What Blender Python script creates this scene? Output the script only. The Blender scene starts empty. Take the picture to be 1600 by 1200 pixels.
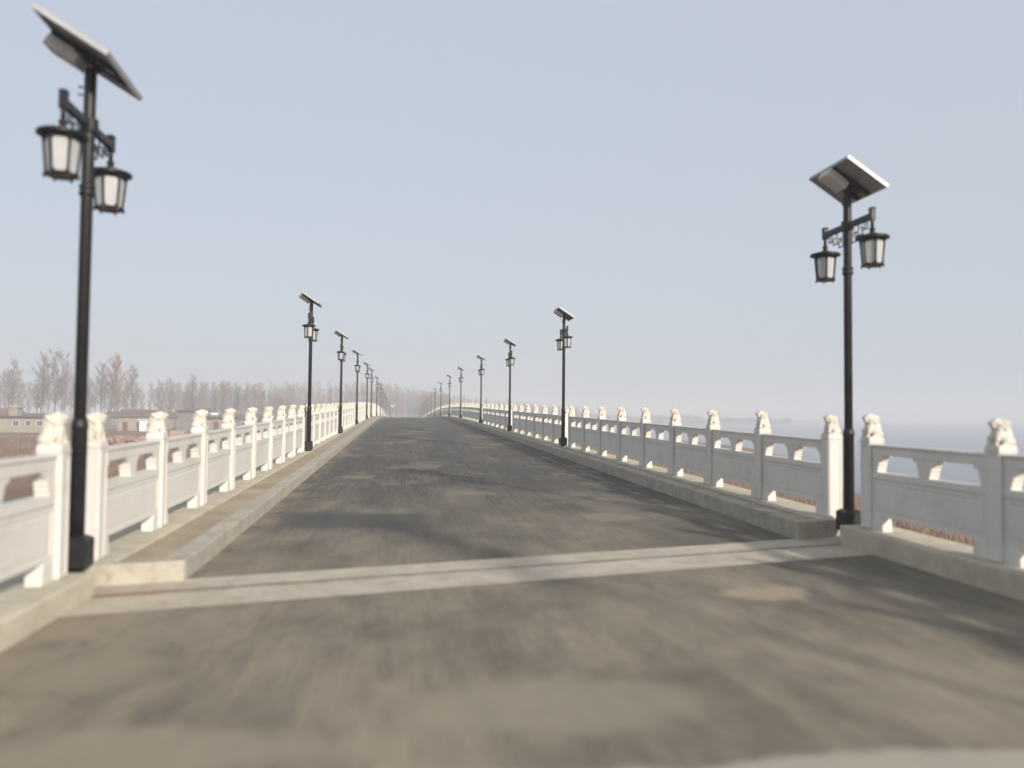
import bpy, bmesh, math, random
from mathutils import Vector, Matrix, Euler

random.seed(7)
scene = bpy.context.scene
C = scene.collection

# ------------------------------------------------------------------ camera
F_PX, EYE = 1250.0, 1.6
PSI = math.atan(175.0 / F_PX)          # camera turned right of the road axis (+Y)
PIT = math.atan(48.0 / F_PX)
ROLL = 0.0105
fw = Vector((math.sin(PSI) * math.cos(PIT), math.cos(PSI) * math.cos(PIT), math.sin(PIT)))
rt = Vector((math.cos(PSI), -math.sin(PSI), 0))
up0 = rt.cross(fw)
R_ = rt * math.cos(ROLL) + up0 * math.sin(ROLL)
U_ = -rt * math.sin(ROLL) + up0 * math.cos(ROLL)
cam_d = bpy.data.cameras.new('camera')
cam = bpy.data.objects.new('camera', cam_d); C.objects.link(cam)
M = Matrix.Identity(4)
for i in range(3):
    M[i][0], M[i][1], M[i][2] = R_[i], U_[i], -fw[i]
M[0][3], M[1][3], M[2][3] = 0, 0, EYE
cam.matrix_world = M
cam_d.sensor_width = 36; cam_d.lens = 36 * F_PX / 1600
cam_d.clip_start = 0.05; cam_d.clip_end = 8000
cam_d.dof.use_dof = True; cam_d.dof.focus_distance = 27.0; cam_d.dof.aperture_fstop = 0.52
scene.camera = cam

# ------------------------------------------------------------------ sky and sun
SUN_EL, SUN_AZ = math.radians(21.0), math.radians(153.0)
world = bpy.data.worlds.new('World'); scene.world = world; world.use_nodes = True
wn, wl = world.node_tree.nodes, world.node_tree.links
sky = wn.new('ShaderNodeTexSky'); sky.sky_type = 'NISHITA'; sky.sun_disc = False
sky.sun_elevation = SUN_EL; sky.sun_rotation = SUN_AZ
sky.air_density = 1.0; sky.dust_density = 3.3; sky.ozone_density = 1.0
SKY_S = 0.15
veil = wn.new('ShaderNodeMix'); veil.data_type = 'RGBA'          # even winter veil over the whole sky
veil.inputs[0].default_value = 0.87; veil.inputs[7].default_value = (0.396 / SKY_S, 0.430 / SKY_S, 0.488 / SKY_S, 1)
wl.new(sky.outputs[0], veil.inputs[6]); wl.new(veil.outputs[2], wn['Background'].inputs[0])
wn['Background'].inputs[1].default_value = SKY_S
sun_d = bpy.data.lights.new('sun', 'SUN'); sun_d.energy = 4.1; sun_d.angle = math.radians(2.5)
sun_d.color = (1.0, 0.91, 0.80)
sun = bpy.data.objects.new('sun', sun_d); C.objects.link(sun)
S = Vector((math.cos(SUN_EL) * math.sin(SUN_AZ), math.cos(SUN_EL) * math.cos(SUN_AZ), math.sin(SUN_EL)))
sun.rotation_euler = S.to_track_quat('Z', 'Y').to_euler()
scene.view_settings.view_transform = 'Standard'; scene.view_settings.look = 'None'
scene.view_settings.exposure = 0.5; scene.view_settings.gamma = 1.0
scene.render.engine = 'CYCLES'
cy = scene.cycles
cy.use_denoising = True
cy.max_bounces = 6; cy.diffuse_bounces = 3; cy.glossy_bounces = 2; cy.transmission_bounces = 4
cy.volume_bounces = 1; cy.transparent_max_bounces = 6

# ------------------------------------------------------------------ materials
def nodes_of(name, rough=0.8, metallic=0.0):
    m = bpy.data.materials.new(name); m.use_nodes = True
    nt = m.node_tree; b = nt.nodes['Principled BSDF']
    b.inputs['Roughness'].default_value = rough; b.inputs['Metallic'].default_value = metallic; b.inputs['Specular IOR Level'].default_value = 0.3
    return m, nt, b

def noise(nt, scale, detail=5, vec=None, rough=0.55, dist=0.0):
    n = nt.nodes.new('ShaderNodeTexNoise'); n.inputs['Scale'].default_value = scale
    n.inputs['Detail'].default_value = detail; n.inputs['Roughness'].default_value = rough
    n.inputs['Distortion'].default_value = dist
    if vec is not None: nt.links.new(vec, n.inputs['Vector'])
    return n.outputs['Fac']

def ramp(nt, fac, stops):
    r = nt.nodes.new('ShaderNodeValToRGB'); nt.links.new(fac, r.inputs[0])
    e = r.color_ramp.elements
    while len(e) < len(stops): e.new(0.5)
    for k, (p, c) in enumerate(stops):
        e[k].position = p; e[k].color = (c, c, c, 1) if not isinstance(c, tuple) else (*c, 1)
    return r.outputs[0]

def mix(nt, fac, a, b, mode='MIX'):
    n = nt.nodes.new('ShaderNodeMix'); n.data_type = 'RGBA'; n.blend_type = mode
    for sock, v in ((n.inputs[0], fac), (n.inputs[6], a), (n.inputs[7], b)):
        if isinstance(v, (int, float)): sock.default_value = v
        elif isinstance(v, tuple): sock.default_value = (*v, 1)
        else: nt.links.new(v, sock)
    return n.outputs[2]

def mapping(nt, scale=(1, 1, 1), rot=(0, 0, 0), coord='Object'):
    t = nt.nodes.new('ShaderNodeTexCoord'); mp = nt.nodes.new('ShaderNodeMapping')
    mp.inputs['Scale'].default_value = scale; mp.inputs['Rotation'].default_value = rot
    nt.links.new(t.outputs[coord], mp.inputs['Vector'])
    return mp.outputs['Vector']

def bump(nt, b, h, strength=0.3, dist=0.01):
    n = nt.nodes.new('ShaderNodeBump'); n.inputs['Strength'].default_value = strength
    n.inputs['Distance'].default_value = dist
    nt.links.new(h, n.inputs['Height']); nt.links.new(n.outputs[0], b.inputs['Normal'])

def worldvec(nt, scale=(1, 1, 1)):
    g = nt.nodes.new('ShaderNodeNewGeometry'); mp = nt.nodes.new('ShaderNodeMapping')
    mp.inputs['Scale'].default_value = scale
    nt.links.new(g.outputs['Position'], mp.inputs['Vector'])
    return mp.outputs['Vector']

def simple(name, c1, c2, scale=8.0, rough=0.8, bstr=0.2, bdist=0.004, metallic=0.0, wscale=(1, 1, 1), detail=6):
    m, nt, b = nodes_of(name, rough, metallic)
    v = worldvec(nt, wscale)
    f = noise(nt, scale, detail, v, 0.65)
    nt.links.new(ramp(nt, f, [(0.3, c1), (0.7, c2)]), b.inputs['Base Color'])
    if bstr: bump(nt, b, noise(nt, scale * 6, 4, v), bstr, bdist)
    return m

MT = {}
def marble():
    m, nt, b = nodes_of('white_marble', 0.62)
    v = worldvec(nt)
    f1 = noise(nt, 1.7, 7, v, 0.6, 0.6); f2 = noise(nt, 14, 6, v, 0.7)
    c = ramp(nt, f1, [(0.25, (0.54, 0.515, 0.465)), (0.5, (0.61, 0.59, 0.55)), (0.8, (0.65, 0.635, 0.605))])
    c = mix(nt, ramp(nt, f2, [(0.52, 0.0), (0.78, 0.45)]), c, (0.50, 0.44, 0.34))
    v2 = worldvec(nt, (9, 9, 0.7))
    c = mix(nt, ramp(nt, noise(nt, 1.2, 5, v2, 0.7), [(0.55, 0.0), (0.85, 0.35)]), c, (0.46, 0.42, 0.335))
    nt.links.new(c, b.inputs['Base Color'])
    bump(nt, b, noise(nt, 60, 4, v, 0.7), 0.25, 0.003)
    return m
MT['marble'] = marble()

def lion_mat():
    m, nt, b = nodes_of('carved_marble', 0.7)
    v = worldvec(nt)
    f = noise(nt, 9, 6, v, 0.7)
    c = ramp(nt, f, [(0.3, (0.47, 0.43, 0.34)), (0.6, (0.60, 0.575, 0.51)), (0.85, (0.65, 0.63, 0.58))])
    nt.links.new(c, b.inputs['Base Color'])
    bump(nt, b, noise(nt, 70, 3, v, 0.6), 0.5, 0.006)
    return m
MT['lion'] = lion_mat()

def asphalt():
    m, nt, b = nodes_of('dusty_asphalt', 0.9)
    v = worldvec(nt)
    g = nt.nodes.new('ShaderNodeNewGeometry'); sp = nt.nodes.new('ShaderNodeSeparateXYZ')
    nt.links.new(g.outputs['Position'], sp.inputs[0])
    streak = noise(nt, 1.0, 6, worldvec(nt, (2.6, 0.10, 1)), 0.65, 0.35)
    fine_st = noise(nt, 1.0, 6, worldvec(nt, (9.0, 0.55, 1)), 0.7, 0.4)
    hair = noise(nt, 1.0, 5, worldvec(nt, (26.0, 0.9, 1)), 0.75, 0.6)
    blot = noise(nt, 0.75, 9, worldvec(nt, (1.0, 0.25, 1)), 0.7, 0.2)
    grain = noise(nt, 95, 3, v, 0.8)
    dusty = ramp(nt, streak, [(0.34, 0.0), (0.68, 1.0)])
    base = mix(nt, dusty, (0.042, 0.040, 0.038), (0.102, 0.094, 0.081))
    base = mix(nt, ramp(nt, fine_st, [(0.42, 0.0), (0.72, 0.6)]), base, (0.145, 0.129, 0.104))
    base = mix(nt, ramp(nt, hair, [(0.48, 0.0), (0.66, 0.75)]), base, (0.175, 0.155, 0.124))
    base = mix(nt, ramp(nt, hair, [(0.30, 0.75), (0.46, 0.0)]), base, (0.036, 0.035, 0.034))
    base = mix(nt, ramp(nt, blot, [(0.34, 0.45), (0.56, 0.0)]), base, (0.05, 0.05, 0.048))
    # sand carried on to the approach, thinning out beyond the joint
    mr = nt.nodes.new('ShaderNodeMapRange'); nt.links.new(sp.outputs['Y'], mr.inputs['Value'])
    mr.inputs['From Min'].default_value = 1.5; mr.inputs['From Max'].default_value = 17.0
    mr.inputs['To Min'].default_value = 1.0; mr.inputs['To Max'].default_value = 0.0
    n1 = noise(nt, 1.1, 9, worldvec(nt, (1.0, 0.38, 1)), 0.68, 0.15); n2 = noise(nt, 4.5, 8, worldvec(nt, (1.0, 0.22, 1)), 0.75)
    av = nt.nodes.new('ShaderNodeMath'); av.operation = 'MULTIPLY_ADD'; nt.links.new(n2, av.inputs[0]); av.inputs[1].default_value = 0.35
    av2 = nt.nodes.new('ShaderNodeMath'); av2.operation = 'MULTIPLY'; nt.links.new(n1, av2.inputs[0]); av2.inputs[1].default_value = 0.65
    nt.links.new(av2.outputs[0], av.inputs[2])
    sandn = ramp(nt, av.outputs[0], [(0.34, 0.22), (0.66, 1.0)])
    ma = nt.nodes.new('ShaderNodeMath'); ma.operation = 'MULTIPLY'
    nt.links.new(sandn, ma.inputs[0]); nt.links.new(mr.outputs[0], ma.inputs[1])
    base = mix(nt, ma.outputs[0], base, (0.42, 0.355, 0.25))
    base = mix(nt, ramp(nt, noise(nt, 3.0, 6, v, 0.6, 0.4), [(0.62, 0.0), (0.74, 0.5)]), base, (0.24, 0.21, 0.165))
    mot = noise(nt, 0.62, 10, worldvec(nt, (1.0, 0.6, 1)), 0.66, 0.25)
    base = mix(nt, ramp(nt, mot, [(0.38, 0.55), (0.52, 0.0)]), base, (0.068, 0.065, 0.060))
    base = mix(nt, ramp(nt, mot, [(0.53, 0.0), (0.68, 0.6)]), base, (0.33, 0.285, 0.205))
    kx = nt.nodes.new('ShaderNodeMapRange'); nt.links.new(sp.outputs['X'], kx.inputs['Value'])
    kx.inputs['From Min'].default_value = -1.60; kx.inputs['From Max'].default_value = -1.99
    kn = ramp(nt, noise(nt, 2.5, 7, worldvec(nt, (1.0, 0.6, 1)), 0.7), [(0.40, 0.0), (0.58, 1.0)])
    km = nt.nodes.new('ShaderNodeMath'); km.operation = 'MULTIPLY'; nt.links.new(kx.outputs[0], km.inputs[0]); nt.links.new(kn, km.inputs[1])
    base = mix(nt, km.outputs[0], base, (0.30, 0.25, 0.18))
    # sandy patches and the worn concrete slab edge nearest the camera
    def wob_pos(sc, amp):
        n = nt.nodes.new('ShaderNodeTexNoise'); n.inputs['Scale'].default_value = sc; n.inputs['Detail'].default_value = 7
        nt.links.new(v, n.inputs['Vector'])
        q = nt.nodes.new('ShaderNodeVectorMath'); q.operation = 'MULTIPLY_ADD'
        nt.links.new(n.outputs['Color'], q.inputs[0]); q.inputs[1].default_value = (amp, amp, 0)
        nt.links.new(g.outputs['Position'], q.inputs[2]); return q.outputs[0]
    wp = wob_pos(2.6, 0.5)
    for cx, cy, rx_, ry_, st, col in ((-1.88, 5.25, 0.40, 0.42, 0.8, (0.27, 0.235, 0.17)), (3.30, 6.95, 0.42, 0.34, 0.85, (0.38, 0.30, 0.21)), (3.2, 11.9, 0.5, 0.5, 0.6, (0.27, 0.23, 0.17)),
                                      (0.9, 4.4, 0.9, 0.5, 0.6, (0.32, 0.28, 0.205)), (-1.2, 4.0, 0.9, 0.35, 0.7, (0.32, 0.28, 0.205)), (1.2, 14.5, 0.35, 1.6, 0.35, (0.22, 0.19, 0.15))):
        mp = nt.nodes.new('ShaderNodeVectorMath'); mp.operation = 'SUBTRACT'; nt.links.new(wp, mp.inputs[0]); mp.inputs[1].default_value = (cx + .25, cy + .25, 0)
        dv = nt.nodes.new('ShaderNodeVectorMath'); dv.operation = 'MULTIPLY'; nt.links.new(mp.outputs[0], dv.inputs[0]); dv.inputs[1].default_value = (1 / rx_, 1 / ry_, 0)
        ln = nt.nodes.new('ShaderNodeVectorMath'); ln.operation = 'LENGTH'; nt.links.new(dv.outputs[0], ln.inputs[0])
        q = nt.nodes.new('ShaderNodeMapRange'); nt.links.new(ln.outputs['Value'], q.inputs['Value'])
        q.inputs['From Min'].default_value = 0.7; q.inputs['From Max'].default_value = 1.15; q.inputs['To Min'].default_value = st; q.inputs['To Max'].default_value = 0
        base = mix(nt, q.outputs[0], base, col)
    wy = nt.nodes.new('ShaderNodeSeparateXYZ'); nt.links.new(wob_pos(1.8, 0.35), wy.inputs[0])
    q = nt.nodes.new('ShaderNodeMapRange'); nt.links.new(wy.outputs['Y'], q.inputs['Value'])
    q.inputs['From Min'].default_value = 3.72; q.inputs['From Max'].default_value = 3.80; q.inputs['To Min'].default_value = 0.85; q.inputs['To Max'].default_value = 0
    base = mix(nt, q.outputs[0], base, (0.42, 0.39, 0.32))
    # one darker grey rectangle with uneven edges in the left lane
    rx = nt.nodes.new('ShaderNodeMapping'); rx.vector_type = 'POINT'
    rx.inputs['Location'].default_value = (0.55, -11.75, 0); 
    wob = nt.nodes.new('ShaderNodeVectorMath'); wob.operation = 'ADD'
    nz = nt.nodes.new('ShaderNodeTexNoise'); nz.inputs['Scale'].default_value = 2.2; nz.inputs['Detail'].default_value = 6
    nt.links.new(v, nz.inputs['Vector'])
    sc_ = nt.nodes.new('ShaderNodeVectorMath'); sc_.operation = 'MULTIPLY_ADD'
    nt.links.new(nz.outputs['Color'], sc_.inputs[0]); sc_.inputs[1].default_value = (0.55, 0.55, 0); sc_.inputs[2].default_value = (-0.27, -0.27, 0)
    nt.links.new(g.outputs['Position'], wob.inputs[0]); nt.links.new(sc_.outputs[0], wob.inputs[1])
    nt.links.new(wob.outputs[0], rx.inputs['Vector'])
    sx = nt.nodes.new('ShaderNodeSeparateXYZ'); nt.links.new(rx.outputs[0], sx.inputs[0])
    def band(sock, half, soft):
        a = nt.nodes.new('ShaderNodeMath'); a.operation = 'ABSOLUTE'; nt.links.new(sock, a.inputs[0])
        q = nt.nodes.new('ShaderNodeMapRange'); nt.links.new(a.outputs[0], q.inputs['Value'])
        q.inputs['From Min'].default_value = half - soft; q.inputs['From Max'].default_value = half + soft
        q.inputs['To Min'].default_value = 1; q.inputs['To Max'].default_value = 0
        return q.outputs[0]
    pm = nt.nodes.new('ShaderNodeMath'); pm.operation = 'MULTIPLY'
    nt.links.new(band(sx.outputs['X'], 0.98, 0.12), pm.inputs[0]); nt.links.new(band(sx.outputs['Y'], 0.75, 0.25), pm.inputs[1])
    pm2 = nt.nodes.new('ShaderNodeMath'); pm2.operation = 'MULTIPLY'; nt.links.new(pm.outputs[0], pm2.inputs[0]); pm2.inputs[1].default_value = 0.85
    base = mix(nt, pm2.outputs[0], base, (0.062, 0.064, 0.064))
    base = mix(nt, ramp(nt, grain, [(0.35, 0.0), (0.7, 0.35)]), base, (0.06, 0.057, 0.052), 'MIX')
    nt.links.new(base, b.inputs['Base Color'])
    bump(nt, b, grain, 0.5, 0.006)
    return m
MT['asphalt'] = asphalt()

def concrete(name, c1, c2, stain, amt=0.5):
    m, nt, b = nodes_of(name, 0.88)
    v = worldvec(nt)
    c = ramp(nt, noise(nt, 2.2, 8, v, 0.65), [(0.3, c1), (0.7, c2)])
    c = mix(nt, ramp(nt, noise(nt, 5.5, 7, v, 0.7, 0.5), [(0.5, 0.0), (0.72, amt)]), c, stain)
    c = mix(nt, ramp(nt, noise(nt, 38, 4, v, 0.7), [(0.5, 0.0), (0.8, 0.4)]), c, tuple(k * 0.6 for k in c1))
    nt.links.new(c, b.inputs['Base Color'])
    bump(nt, b, noise(nt, 45, 5, v, 0.75), 0.45, 0.006)
    return m
MT['kerb'] = concrete('kerb_concrete', (0.31, 0.28, 0.225), (0.45, 0.42, 0.355), (0.22, 0.18, 0.125), 0.65)
MT['ledge'] = concrete('ledge_concrete', (0.40, 0.36, 0.275), (0.55, 0.51, 0.415), (0.36, 0.285, 0.165))
MT['strip'] = concrete('joint_concrete', (0.37, 0.32, 0.25), (0.51, 0.455, 0.37), (0.28, 0.225, 0.16), 0.7)
MT['deck'] = concrete('deck_concrete', (0.30, 0.29, 0.27), (0.42, 0.40, 0.37), (0.22, 0.20, 0.17))
def seam_mat():
    m, nt, b = nodes_of('joint_steel', 0.75)
    g = nt.nodes.new('ShaderNodeNewGeometry'); sp = nt.nodes.new('ShaderNodeSeparateXYZ'); nt.links.new(g.outputs['Position'], sp.inputs[0])
    mr = nt.nodes.new('ShaderNodeMapRange'); nt.links.new(sp.outputs['X'], mr.inputs['Value'])
    mr.inputs['From Min'].default_value = -1.5; mr.inputs['From Max'].default_value = -2.2
    v = worldvec(nt)
    rust = ramp(nt, noise(nt, 9, 6, v), [(0.3, (0.16, 0.075, 0.035)), (0.7, (0.34, 0.17, 0.08))])
    grey = ramp(nt, noise(nt, 5, 7, v, 0.7), [(0.35, (0.10, 0.095, 0.085)), (0.6, (0.30, 0.27, 0.22))])
    nt.links.new(mix(nt, mr.outputs[0], grey, rust), b.inputs['Base Color'])
    return m
MT['rust'] = seam_mat()

def pavers():
    m, nt, b = nodes_of('dusty_pavers', 0.9)
    v = worldvec(nt)
    br = nt.nodes.new('ShaderNodeTexBrick'); nt.links.new(v, br.inputs['Vector'])
    br.inputs['Scale'].default_value = 1.0
    br.inputs['Brick Width'].default_value = 0.20; br.inputs['Row Height'].default_value = 0.10
    br.inputs['Mortar Size'].default_value = 0.006
    br.inputs['Color1'].default_value = (0.33, 0.26, 0.18, 1); br.inputs['Color2'].default_value = (0.25, 0.21, 0.16, 1)
    br.inputs['Mortar'].default_value = (0.16, 0.13, 0.10, 1)
    c = mix(nt, ramp(nt, noise(nt, 1.6, 7, v, 0.65), [(0.35, 0.0), (0.7, 0.8)]), br.outputs['Color'], (0.42, 0.36, 0.25))
    nt.links.new(c, b.inputs['Base Color'])
    bump(nt, b, br.outputs['Fac'], -0.4, 0.006)
    return m
MT['pavers'] = pavers()

MT['iron'] = simple('dark_painted_iron', (0.008, 0.0085, 0.009), (0.018, 0.018, 0.0175), 5, 0.45, 0.1, 0.002)
MT['alu'] = simple('aluminium_frame', (0.36, 0.365, 0.37), (0.46, 0.46, 0.45), 6, 0.5, 0.05, 0.001, 0.3)
MT['cells'] = simple('solar_glass', (0.012, 0.016, 0.04), (0.02, 0.026, 0.06), 12, 0.12, 0)
MT['backsheet'] = simple('panel_backsheet', (0.20, 0.20, 0.20), (0.30, 0.30, 0.29), 7, 0.7, 0.05)
MT['bbox'] = simple('battery_box_metal', (0.42, 0.40, 0.37), (0.58, 0.56, 0.52), 7, 0.5, 0.1, 0.002, 0.2)
def opal():
    m, nt, b = nodes_of('opal_glass', 0.35)
    v = worldvec(nt)
    c = ramp(nt, noise(nt, 4, 3, v), [(0.3, (0.66, 0.67, 0.68)), (0.7, (0.72, 0.73, 0.735))])
    nt.links.new(c, b.inputs['Base Color'])
    tr = nt.nodes.new('ShaderNodeBsdfTranslucent'); nt.links.new(c, tr.inputs[0])
    ms = nt.nodes.new('ShaderNodeMixShader'); ms.inputs[0].default_value = 0.5
    nt.links.new(b.outputs[0], ms.inputs[1]); nt.links.new(tr.outputs[0], ms.inputs[2])
    nt.links.new(ms.outputs[0], nt.nodes['Material Output'].inputs['Surface'])
    return m
MT['opal'] = opal()
MT['whitepaint'] = simple('white_painted_steel', (0.70, 0.70, 0.70), (0.80, 0.80, 0.79), 3, 0.5, 0)

def ground_mat():
    m, nt, b = nodes_of('dry_soil', 0.95)
    v = worldvec(nt)
    f = noise(nt, 0.06, 8, v, 0.65, 0.4); f2 = noise(nt, 0.7, 8, v, 0.7)
    c = ramp(nt, f, [(0.3, (0.13, 0.085, 0.055)), (0.5, (0.20, 0.125, 0.08)), (0.7, (0.25, 0.175, 0.11))])
    c = mix(nt, ramp(nt, f2, [(0.45, 0.0), (0.7, 0.7)]), c, (0.115, 0.075, 0.052))
    nt.links.new(c, b.inputs['Base Color'])
    bump(nt, b, f2, 0.8, 0.15)
    return m
MT['ground'] = ground_mat()
def water_mat():
    m, nt, b = nodes_of('lake_water', 0.12)
    b.inputs['Base Color'].default_value = (0.04, 0.07, 0.12, 1)
    b.inputs['IOR'].default_value = 1.33; b.inputs['Specular IOR Level'].default_value = 0.5
    v = worldvec(nt, (0.35, 1.0, 1))
    bump(nt, b, noise(nt, 0.9, 6, v, 0.6), 0.9, 0.2)
    return m
MT['water'] = water_mat()
MT['bark'] = simple('grey_bark', (0.085, 0.07, 0.06), (0.15, 0.125, 0.105), 1.2, 0.9, 0.2)
MT['twig'] = simple('bare_twigs', (0.085, 0.073, 0.066), (0.14, 0.12, 0.106), 0.25, 0.9, 0)
MT['twig_red'] = simple('reddish_twigs', (0.135, 0.075, 0.052), (0.20, 0.115, 0.078), 0.2, 0.9, 0)
MT['shrub_red'] = simple('red_willow_twigs', (0.20, 0.06, 0.05), (0.27, 0.10, 0.075), 0.3, 0.9, 0)
MT['straw'] = simple('dry_straw', (0.185, 0.115, 0.072), (0.29, 0.195, 0.125), 0.8, 0.9, 0)
MT['rubble'] = simple('rubble_pieces', (0.20, 0.10, 0.07), (0.42, 0.30, 0.23), 0.9, 0.9, 0.3)
MT['wall_cream'] = simple('cream_render', (0.26, 0.225, 0.175), (0.34, 0.30, 0.24), 0.5, 0.9, 0)
MT['wall_grey'] = simple('grey_render', (0.15, 0.14, 0.135), (0.21, 0.20, 0.19), 0.5, 0.9, 0)
MT['wall_pink'] = simple('pale_pink_render', (0.24, 0.20, 0.185), (0.31, 0.265, 0.25), 0.5, 0.9, 0)
MT['roof_dark'] = simple('grey_roof_tiles', (0.085, 0.075, 0.072), (0.14, 0.12, 0.115), 1.5, 0.85, 0)
MT['roof_red'] = simple('weathered_red_tiles', (0.11, 0.082, 0.075), (0.155, 0.112, 0.10), 1.5, 0.85, 0)
MT['roof_bright'] = simple('red_metal_roof', (0.15, 0.075, 0.068), (0.19, 0.098, 0.09), 1.5, 0.6, 0)
MT['pane_dark'] = simple('dark_window_glass', (0.03, 0.035, 0.04), (0.06, 0.065, 0.07), 1.0, 0.15, 0)
MT['frame'] = simple('pale_window_frame', (0.5, 0.5, 0.5), (0.6, 0.6, 0.6), 1.0, 0.6, 0)
MT['door'] = simple('brown_door', (0.10, 0.05, 0.035), (0.15, 0.08, 0.05), 1.0, 0.6, 0)
MT['brickyellow'] = simple('tan_bricks', (0.36, 0.26, 0.17), (0.45, 0.34, 0.23), 2.5, 0.9, 0)

# ------------------------------------------------------------------ mesh helpers
class MB:
    def __init__(s): s.v = []; s.f = []
    def add(s, vs, fs):
        o = len(s.v); s.v += [tuple(p) for p in vs]; s.f += [tuple(i + o for i in q) for q in fs]
    def box(s, c, d, rot=None, taper=1.0):
        x, y, z = d[0] / 2, d[1] / 2, d[2] / 2
        vs = []
        for sz, t in ((-1, 1.0), (1, taper)):
            for sx, sy in ((-1, -1), (1, -1), (1, 1), (-1, 1)):
                p = Vector((sx * x * t, sy * y * t, sz * z))
                if rot: p = rot @ p
                vs.append((p.x + c[0], p.y + c[1], p.z + c[2]))
        s.add(vs, [(3, 2, 1, 0), (4, 5, 6, 7), (0, 1, 5, 4), (1, 2, 6, 5), (2, 3, 7, 6), (3, 0, 4, 7)])
    def tube(s, a, b, r0, r1, n=8, caps=True):
        a, b = Vector(a), Vector(b); d = (b - a)
        if d.length < 1e-6: return
        q = d.to_track_quat('Z', 'Y'); vs = []
        for p, r in ((a, r0), (b, r1)):
            for k in range(n):
                t = 2 * math.pi * k / n
                vs.append(p + q @ Vector((r * math.cos(t), r * math.sin(t), 0)))
        fs = [(k, (k + 1) % n, n + (k + 1) % n, n + k) for k in range(n)]
        if caps: fs += [tuple(reversed(range(n))), tuple(range(n, 2 * n))]
        s.add(vs, fs)
    def lathe(s, prof, n=16, c=(0, 0, 0)):
        vs = []
        for r, z in prof:
            for k in range(n):
                t = 2 * math.pi * k / n
                vs.append((c[0] + r * math.cos(t), c[1] + r * math.sin(t), c[2] + z))
        fs = []
        for j in range(len(prof) - 1):
            for k in range(n):
                fs.append((j * n + k, j * n + (k + 1) % n, (j + 1) * n + (k + 1) % n, (j + 1) * n + k))
        fs += [tuple(reversed(range(n))), tuple((len(prof) - 1) * n + k for k in range(n))]
        s.add(vs, fs)
    def prism(s, poly, x0, x1):
        # poly in (y, z), counter-clockwise seen from +x; extruded along x
        n = len(poly)
        vs = [(x0, y, z) for y, z in poly] + [(x1, y, z) for y, z in poly]
        fs = [(k, (k + 1) % n, n + (k + 1) % n, n + k) for k in range(n)]
        fs += [tuple(reversed(range(n))), tuple(range(n, 2 * n))]
        s.add(vs, fs)
    def mesh(s, name, m=None, smooth=False, bev=0.0):
        me = bpy.data.meshes.new(name); me.from_pydata(s.v, [], s.f); me.update()
        bm = bmesh.new(); bm.from_mesh(me)
        bmesh.ops.recalc_face_normals(bm, faces=bm.faces)
        if bev:
            es = [e for e in bm.edges if len(e.link_faces) == 2 and e.calc_face_angle(0) > 0.6]
            bmesh.ops.bevel(bm, geom=es, offset=bev, segments=1, affect='EDGES', profile=0.5, clamp_overlap=True)
        bm.to_mesh(me); bm.free()
        if m: me.materials.append(m)
        if smooth:
            for p in me.polygons: p.use_smooth = True
        return me

def obj(name, me, parent=None, loc=(0, 0, 0), rot=(0, 0, 0), sc=(1, 1, 1)):
    o = bpy.data.objects.new(name, me); C.objects.link(o)
    o.location = loc; o.rotation_euler = rot; o.scale = sc
    if parent: o.parent = parent
    return o
def thing(name, label, cat, loc=(0, 0, 0), group=None, rotz=0.0):
    o = bpy.data.objects.new(name, None); C.objects.link(o); o.empty_display_size = 0.2
    o.location = loc; o.rotation_euler = (0, 0, rotz); tag(o, label, cat, group)
    return o
def tag(o, label=None, cat=None, group=None, kind=None):
    if label: o['label'] = label
    if cat: o['category'] = cat
    if group: o['group'] = group
    if kind: o['kind'] = kind
    return o

# ------------------------------------------------------------------ the lie of the land
def prof(y):
    """height of the carriageway above the approach"""
    if y < 6: return 0.0
    if y < 10: return 0.016 * (y - 6) ** 2 / 8
    if y < 60: return 0.032 + 0.016 * (y - 10)
    z60 = 0.032 + 0.8
    if y < 140: d = y - 60; return z60 + 0.016 * d - 0.00045 * d * d / 2
    z140 = z60 + 0.016 * 80 - 0.00045 * 3200
    if y < 240: return z140 - 0.02 * (y - 140)
    z240 = z140 - 2.0
    if y < 300: d = y - 240; return z240 - 0.02 * d + 0.02 * d * d / 120
    return z240 - 0.6
SKEW = 0.255
def skewed(x, t):
    w = max(0.0, min(1.0, (34 - t) / 24.0)); return t + SKEW * x * w
XL, XR = -2.85, 5.75                 # centre lines of the railings
KL, KR = -1.98, 5.08                 # kerb faces
ROAD_END = 420

def frange(a, b, st):
    n = max(1, int(round((b - a) / st))); return [a + (b - a) * k / n for k in range(n + 1)]

def sheet(name, xs, ts, dz, m, sk=True):
    vs = []; fs = []
    for t in ts:
        for x in xs:
            y = skewed(x, t) if sk else t
            vs.append((x, y, prof(y) + dz))
    w = len(xs)
    for j in range(len(ts) - 1):
        for i in range(w - 1):
            fs.append((j * w + i, j * w + i + 1, (j + 1) * w + i + 1, (j + 1) * w + i))
    b = MB(); b.v = vs; b.f = fs
    return b.mesh(name, m)

def extr(name, section, ts, m, sk=True, bev=0):
    """a cross-section [(x, dz)] swept along the carriageway profile"""
    n = len(section); vs = []; fs = []
    for t in ts:
        for x, dz in section:
            y = skewed(x, t) if sk else t
            vs.append((x, y, prof(y) + dz))
    for j in range(len(ts) - 1):
        for i in range(n):
            fs.append((j * n + i, j * n + (i + 1) % n, (j + 1) * n + (i + 1) % n, (j + 1) * n + i))
    fs += [tuple(range(n)), tuple((len(ts) - 1) * n + i for i in reversed(range(n)))]
    b = MB(); b.v = vs; b.f = fs
    return b.mesh(name, m, bev=bev)
def rect(x0, x1, z0, z1): return [(x0, z0), (x1, z0), (x1, z1), (x0, z1)]

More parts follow.
